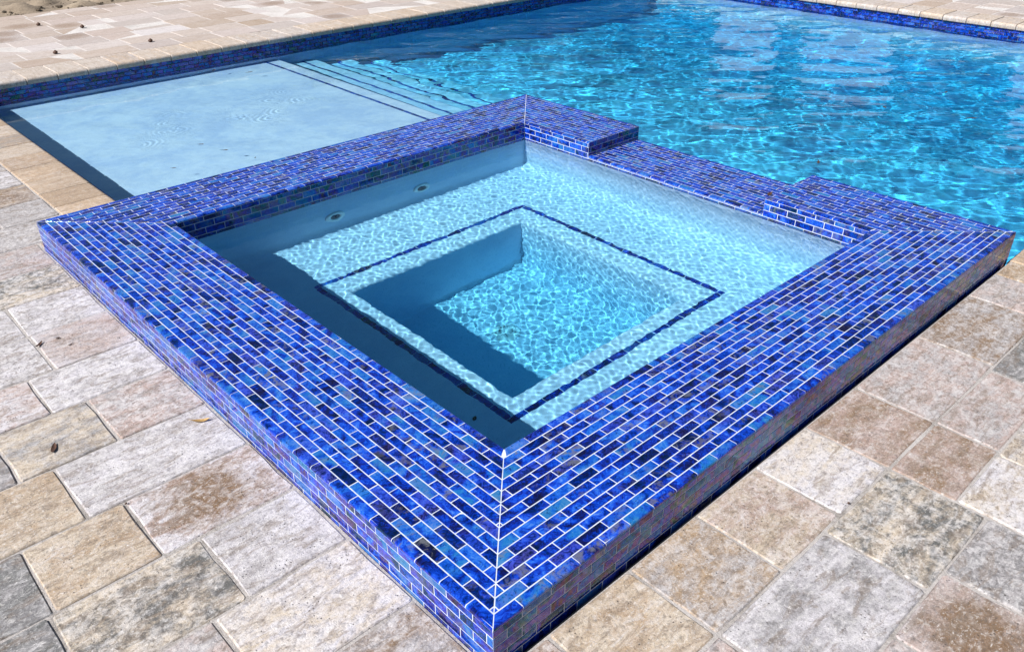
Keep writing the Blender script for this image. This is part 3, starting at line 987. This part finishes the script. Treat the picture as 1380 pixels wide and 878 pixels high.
# ------------------------------------------------------------------ water
def waves(gx, gy, n, lam0, lam1, slope, seed, main=None, spread=3.2):
    rs = np.random.RandomState(seed)
    z = np.zeros_like(gx)
    for k in range(n):
        lam = math.exp(rs.uniform(math.log(lam0), math.log(lam1)))
        a = (rs.uniform(0, 2 * math.pi) if main is None else main + rs.normal() * spread)
        kk = 2 * math.pi / lam
        ph = rs.uniform(0, 2 * math.pi)
        # slightly bent crests so that the pattern never repeats
        bx = 0.35 * lam * np.sin(gx * kk * 0.23 + ph * 3) ; by = 0.35 * lam * np.sin(gy * kk * 0.19 + ph * 5)
        z += np.sin((gx + by) * math.cos(a) * kk + (gy + bx) * math.sin(a) * kk + ph) / kk
    return z * slope * math.sqrt(2.0 / n)

def water_mesh(name, x0, x1, y0, y1, step, z, zb, fn, mat, keep=None):
    nx = int((x1 - x0) / step) + 1; ny = int((y1 - y0) / step) + 1
    X = np.linspace(x0, x1, nx); Yv = np.linspace(y0, y1, ny)
    gx, gy = np.meshgrid(X, Yv, indexing='ij')
    h = z + fn(gx, gy)
    v = np.stack([gx, gy, h], -1).reshape(-1, 3)
    idx = np.arange(nx * ny).reshape(nx, ny)
    q = np.stack([idx[:-1, :-1], idx[1:, :-1], idx[1:, 1:], idx[:-1, 1:]], -1)
    if keep is not None:
        mask = keep((gx[:-1, :-1] + gx[1:, 1:]) / 2, (gy[:-1, :-1] + gy[1:, 1:]) / 2)
    else:
        mask = np.ones(q.shape[:2], bool)
    quads = q[mask].reshape(-1, 4)
    # skirt down from every border edge, then a flat bottom
    e = np.concatenate([quads[:, [0, 1]], quads[:, [1, 2]], quads[:, [2, 3]], quads[:, [3, 0]]])
    code = e[:, 0].astype(np.int64) * (nx * ny) + e[:, 1]
    rev = e[:, 1].astype(np.int64) * (nx * ny) + e[:, 0]
    border = e[~np.isin(code, rev)]
    bot = v.copy(); bot[:, 2] = zb
    n = len(v)
    allv = np.concatenate([v, bot])
    skirt = np.stack([border[:, 1], border[:, 0], border[:, 0] + n, border[:, 1] + n], -1)
    bq = quads[:, ::-1] + n
    faces = np.concatenate([quads, skirt, bq])
    used = np.unique(faces)
    remap = np.zeros(2 * n, np.int64); remap[used] = np.arange(len(used))
    m = bpy.data.meshes.new(name)
    m.from_pydata(allv[used].tolist(), [], remap[faces].tolist())
    m.materials.append(mat)
    m.shade_smooth()
    m.set_sharp_from_angle(angle=math.radians(60))
    o = link(name, m, kind='structure')
    o.cycles.is_caustics_caster = True
    return o

def spa_fn(gx, gy):
    return waves(gx, gy, 64, 0.022, 0.046, 0.0072, 3) + waves(gx, gy, 30, 0.046, 0.080, 0.0068, 6) + waves(gx, gy, 14, 0.08, 0.3, 0.006, 4)
spa_water = water_mesh('spa_water', CW - 0.02, W - CW + 0.02, CW - 0.02, W - CW + 0.02, 0.0036, WS, -1.0, spa_fn, M_WATER)

def pool_fn(gx, gy):
    a = waves(gx, gy, 64, 0.055, 0.15, 0.0150, 8, math.radians(50), 0.55) + waves(gx, gy, 22, 0.18, 0.6, 0.029, 12, math.radians(48), 0.28) + waves(gx, gy, 12, 0.4, 1.2, 0.02, 10)
    t = np.clip((gx - 2.35) / 1.3, 0, 1); t = t * t * (3 - 2 * t)
    calm = 0.17 + 0.83 * t
    t2 = np.clip((1.9 - gy) / 0.1 + 100, 0, 1)
    a = a * calm * t2
    # rings over the bubblers of the shelf
    rs = np.random.RandomState(31)
    for (x0, y0, n_, spread) in ((1.20, 4.57, 5, .05), (2.10, 4.62, 6, .13), (1.65, 4.62, 5, .18), (1.3, 4.75, 4, .2), (2.45, 4.75, 4, .2)):
        for q in range(n_):
            cx, cyy = x0 + rs.normal() * spread, y0 + rs.normal() * spread * 0.7
            rad, lam = rs.uniform(.05, .14), rs.uniform(.026, .048)
            amp = rs.uniform(.0001, .00032)
            r = np.sqrt((gx - cx) ** 2 + ((gy - cyy) * 1.1) ** 2) + 0.006 * np.sin(gx * 40 + gy * 23)
            ang = np.arctan2(gy - cyy, gx - cx)
            a = a + amp * np.sin(r * 6.283 / lam) * np.exp(-((r - rad * .5) / (rad * .6)) ** 2) * np.clip(0.5 + 0.9 * np.sin(ang + rs.uniform(0, 6.3)), 0, 1.2)
    return a
E_ = 0.03
pool_water = water_mesh('pool_water', PX0 - 0.02, PX1 + E_, PY0 - 0.02, PY1 + E_, 0.0105, WP, -2.0, pool_fn, M_WATER, keep=lambda x, yv: ~((x < W - 0.03) & (yv < W - 0.03)))

# the body of the water, which gives it its colour with depth
mb = MB()
mb.box((CW - 0.012, CW - 0.012, -1.0), (W - CW + 0.012, W - CW + 0.012, WS + 0.007))
link('water_body', mb.mesh('water_body', M_SPA_BODY), spa_water)
mb = MB()
mb.prism([(W - 0.01, PY0 - 0.012), (PX1 + 0.012, PY0 - 0.012), (PX1 + 0.012, PY1 + 0.012), (PX0 - 0.012, PY1 + 0.012), (PX0 - 0.012, W - 0.01), (W - 0.01, W - 0.01)], -1.95, WP + 0.016)
link('water_body', mb.mesh('water_body', M_POOL_BODY), pool_water)

# ------------------------------------------------------------------ beyond the pool: unseen trees and panels added for the water to mirror
def mat_leaf():
    k = NT('backdrop_foliage')
    val, colr = k.rand()
    k.l(k.ramp(val, [(0.0, (0.022, 0.05, 0.018)), (0.5, (0.04, 0.085, 0.025)), (1.0, (0.075, 0.12, 0.04))]), k.bsdf.inputs['Base Color'])
    k.bsdf.inputs['Roughness'].default_value = 0.6
    return k.m
M_CROWN = mat_leaf()
M_BARK = mat_plain('grey_bark', (0.16, 0.13, 0.10), 0.9, 0.4, scale=12)
M_STUCCO = mat_plain('grey_stucco', (0.24, 0.25, 0.31), 0.9, 0.05, scale=20)
def crown_mesh(seed, rad, hgt):
    rg = random.Random(seed)
    mb = MB()
    clumps = []
    for _ in range(34):
        th = rg.uniform(0, 6.283); zz = rg.uniform(0.12, 1.0); rr = rad * math.sqrt(rg.random()) * (0.55 + 0.6 * math.sin(zz * 3.0))
        clumps.append((rr * math.cos(th), rr * math.sin(th), zz * hgt, rg.uniform(.35, .75)))
    for (cx, cyy, cz, cr) in clumps:
        tone = rg.random()
        for _ in range(95):
            d_ = Vector((rg.gauss(0, 1), rg.gauss(0, 1), rg.gauss(0, .8))).normalized() * cr * rg.uniform(.4, 1.05)
            p = Vector((cx, cyy, cz)) + d_
            a = Vector((rg.gauss(0, 1), rg.gauss(0, 1), rg.gauss(0, 1))).normalized() * rg.uniform(.06, .13)
            b = a.cross(Vector((rg.gauss(0, 1), rg.gauss(0, 1), rg.gauss(0, 1)))).normalized() * rg.uniform(.04, .08)
            mb.add([p - a, p + b, p + a, p - b], [(0, 1, 2, 3)], min(1, max(0, tone + rg.uniform(-.2, .2))))
    return mb.mesh('crown', M_CROWN)
crowns = [crown_mesh(k, 1.7, 4.4) for k in range(3)]
mbt = MB()
lathe([(0.17, 0), (0.12, .6), (0.10, 1.6), (0.07, 2.8), (0.03, 3.8)], 10, (0, 0, 0), (0.03, 0.02, 1), (1, 0, 0), mbt)
trunk = mbt.mesh('trunk', M_BARK, 60)
rg = random.Random(4)
backdrop = empty('backdrop', 'unseen row of trees, an added hedge beyond the far deck, mirrored dark in the pool', 'backdrop', (15.6, 7.0, -0.15))  # out of view; added so the pool reflects dark foliage instead of sky
yy = -7.0
while yy < 26:
    px_, py_ = rg.uniform(-.7, .9), yy - 7
    link('trunk', trunk, backdrop, (px_, py_, 0))
    c = link('foliage', rg.choice(crowns), backdrop, (px_, py_, 0))
    c.rotation_euler = (0, 0, rg.uniform(0, 6.28))
    c.scale = (1, 1, rg.uniform(.8, 1.25))
    yy += rg.uniform(1.5, 2.4)
gw = empty('mirrored_panels', 'unseen pale stucco panels added for the pool to mirror, in front of the hedge beyond the far deck', 'wall', (13.8, 7.0, -0.15))  # out of view; added to give the pool pale blocks to reflect
for (y0, y1, zt) in ((7.45, 8.75, 2.2), (5.25, 6.9, 2.05), (2.6, 3.3, 2.1)):
    mb = MB(); mb.box((-.1, y0 - 7, -.05), (.1, y1 - 7, zt + .15)); mb.box((-.14, y0 - 7.03, zt + .15), (.14, y1 - 6.97, zt + .22))
    link('panel', mb.mesh('panel', M_STUCCO), gw)

# ------------------------------------------------------------------ fallen leaves and litter
def leaf_mesh(L, wd, curl, fold, twist, mat, seed):
    rg = random.Random(seed)
    n = 9
    v = []; 
    for layer in (0, 1):
        for i in range(n):
            t = i / (n - 1)
            half = wd / 2 * (math.sin(math.pi * t ** 0.8) ** 0.75 if 0 < t < 1 else 0) + 0.0004
            ang = (t - 0.5) * curl
            x = (math.sin(ang) / curl if abs(curl) > 1e-3 else (t - 0.5)) * L
            z = (1 - math.cos(ang)) / max(curl, 1e-3) * L if curl > 1e-3 else 0
            tw = twist * (t - 0.5)
            for s in (-1, -0.5, 0, 0.5, 1):
                yy = s * half
                zz = z + abs(s) * half * fold + rg.uniform(-.0004, .0004)
                v.append((x, yy * math.cos(tw) - (zz - z) * math.sin(tw), z + yy * math.sin(tw) + (zz - z) * math.cos(tw) + 0.0012 + (0.0005 if layer else 0)))
    f = []
    N = n * 5
    for i in range(n - 1):
        for j in range(4):
            a, b, c, dd = i * 5 + j, (i + 1) * 5 + j, (i + 1) * 5 + j + 1, i * 5 + j + 1
            f.append((N + a, N + b, N + c, N + dd)); f.append((dd, c, b, a))
    for i in range(n - 1):
        for j, sgn in ((0, 1), (4, -1)):
            a, b = i * 5 + j, (i + 1) * 5 + j
            f.append((a, b, N + b, N + a) if sgn > 0 else (b, a, N + a, N + b))
    mb = MB(); mb.add(v, f)
    # stalk
    sx = v[0]
    mb.add([(sx[0], -.0006, sx[2] - .0004), (sx[0], .0006, sx[2] - .0004), (sx[0], 0, sx[2] + .0008), (sx[0] - L * .18, 0.002, sx[2] + .001)], [(0, 1, 3), (1, 2, 3), (2, 0, 3), (0, 2, 1)])
    return mb.mesh('dry_leaf', mat, 60)
PZ = GZ + 0.0015
LEAVES = [
    # x, y, z, yaw, L, W, curl, fold, mat, name, label, group
    (-0.058, 1.200, PZ, -0.55, 0.055, 0.013, 1.1, 0.35, M_LEAF, 'dry_leaf', 'curled tan leaf lying on a pale paver beside the spa wall', None),
    (-0.410, 1.361, PZ, 1.15, 0.046, 0.013, 0.7, 0.35, M_LEAFD, 'dry_leaf', 'dark brown folded leaf on the rough grey paver furthest left', None),
    (-0.262, 1.965, PZ, 0.75, 0.042, 0.010, 1.3, 0.4, M_LEAFD, 'dry_leaf', 'dark curved leaf lying across a paver joint left of the spa', None),
    (-0.201, 1.968, PZ, 0.1, 0.014, 0.006, 0.6, 0.6, M_LEAFD, 'leaf_scrap', 'small dark leaf scrap on the tan paver, the one further from the spa', None),
    (-0.185, 1.897, PZ, 0.2, 0.017, 0.004, 0.9, 0.5, M_LEAFD, 'leaf_scrap', 'thin dark leaf scrap on the tan paver, the one nearer the spa', None),
    (2.559, 0.965, NZ + .001, 0.3, 0.05, 0.016, 0.5, 0.3, M_LEAFD, 'dry_leaf', 'brown leaf lying on the low tiled spillway floor', None),
    (0.698, 0.869, BZ + .001, 0.6, 0.024, 0.012, 0.5, 0.3, M_LEAFD, 'dry_leaf', 'dark leaf sunk on the shaded spa bench near the front corner', None),
    (3.621, 1.280, WP + .001, 0.5, 0.06, 0.014, 0.3, 0.2, M_LEAFD, 'floating_leaf', 'reddish leaf floating on the pool just past the spillway', None),
    (5.096, 1.028, WP + .001, -0.6, 0.10, 0.014, 0.3, 0.2, M_LEAFD, 'floating_leaf', 'long thin leaf floating near the right edge of the pool', None),
    (4.938, 1.531, WP + .001, 0.9, 0.05, 0.016, 0.3, 0.2, M_LEAFD, 'floating_leaf', 'dark floating leaf in open pool water, nearer the spa than the other far one', None),
    (5.614, 1.402, WP + .001, 0.2, 0.05, 0.016, 0.3, 0.2, M_LEAFD, 'floating_leaf', 'dark floating leaf farthest out in the open pool water', None),
    (2.295, 5.383, WP + .001, -0.2, 0.055, 0.016, 0.3, 0.3, M_LEAFD, 'floating_leaf', 'dark leaf floating over the shelf close to the steps', None),
    (2.130, 5.640, WP + .001, 0.5, 0.045, 0.014, 0.3, 0.3, M_LEAFD, 'floating_leaf', 'dark leaf floating at the sunlit edge below the far tiled wall', None),
    (1.235, 3.984, WP + .001, -0.7, 0.035, 0.010, 0.3, 0.3, M_LEAFD, 'floating_leaf', 'thin leaf floating mid shelf between the ripples and spa', None),
    (1.291, 3.782, WP + .001, -0.5, 0.030, 0.013, 0.3, 0.3, M_LEAFD, 'floating_leaf', 'short dark leaf floating on the shelf nearest the spa rim tiles', None),
    (1.354, 3.542, WP + .001, 0.9, 0.022, 0.006, 0.3, 0.3, M_LEAFD, 'floating_leaf', 'tiny leaf sliver floating right beside the blue spa rim', None),
    (0.939, 3.699, WP + .001, -0.6, 0.03, 0.007, 0.3, 0.3, M_LEAFD, 'floating_leaf', 'faint leaf sliver floating on the shelf near its shaded strip', None),
]
for i, (x, yv, z, yaw, L, wd, curl, fold, mt, nm, lab, grp) in enumerate(LEAVES):
    o = link(nm, leaf_mesh(L, wd, curl, fold, 0.5, mt, i), None, (x, yv, z))
    o.rotation_euler = (0, 0, yaw)
    o['label'] = lab
    o['category'] = 'leaf'
    o['group'] = grp or ('leaves floating on the pool' if nm == 'floating_leaf' else 'fallen leaves')
    if z < WS - 0.1 and nm == 'dry_leaf' and z < -0.3:
        o.cycles.is_caustics_receiver = True
SEEDS = [(1.744, 7.314, 'dark seed pod on the far deck, farther of the two large ones'), (1.941, 6.330, 'dark seed pod on the far deck close to the coping'), (1.498, 7.688, 'dark seed pod nearest the bare soil'), (1.232, 6.422, 'small dark seed pod at the left end of the far deck'), (0.981, -0.254, 'small black seed lying in the paver joint right of the spa'), (-0.352, 1.002, 'small black seed on the joint beside the rust stained paver')]
for i, (x, yv, lab) in enumerate(SEEDS):
    big = yv > 5
    r = 0.019 if big else 0.0035
    mb = MB()
    prof = [(0.15 * r, 0.0), (0.75 * r, 0.12 * r), (r, 0.5 * r), (0.8 * r, 0.95 * r), (0.35 * r, 1.25 * r), (0.08 * r, 1.5 * r)]
    lathe(prof, 10, (0, 0, 0), (0.15, 0.1, 1), (1, 0.3, 0), mb)
    o = link('seed_pod', mb.mesh('seed_pod', M_LEAFD, 60), None, (x, yv, PZ + .0005))
    o['label'] = lab; o['category'] = 'seed'; o['group'] = 'seed pods dropped on the paving'
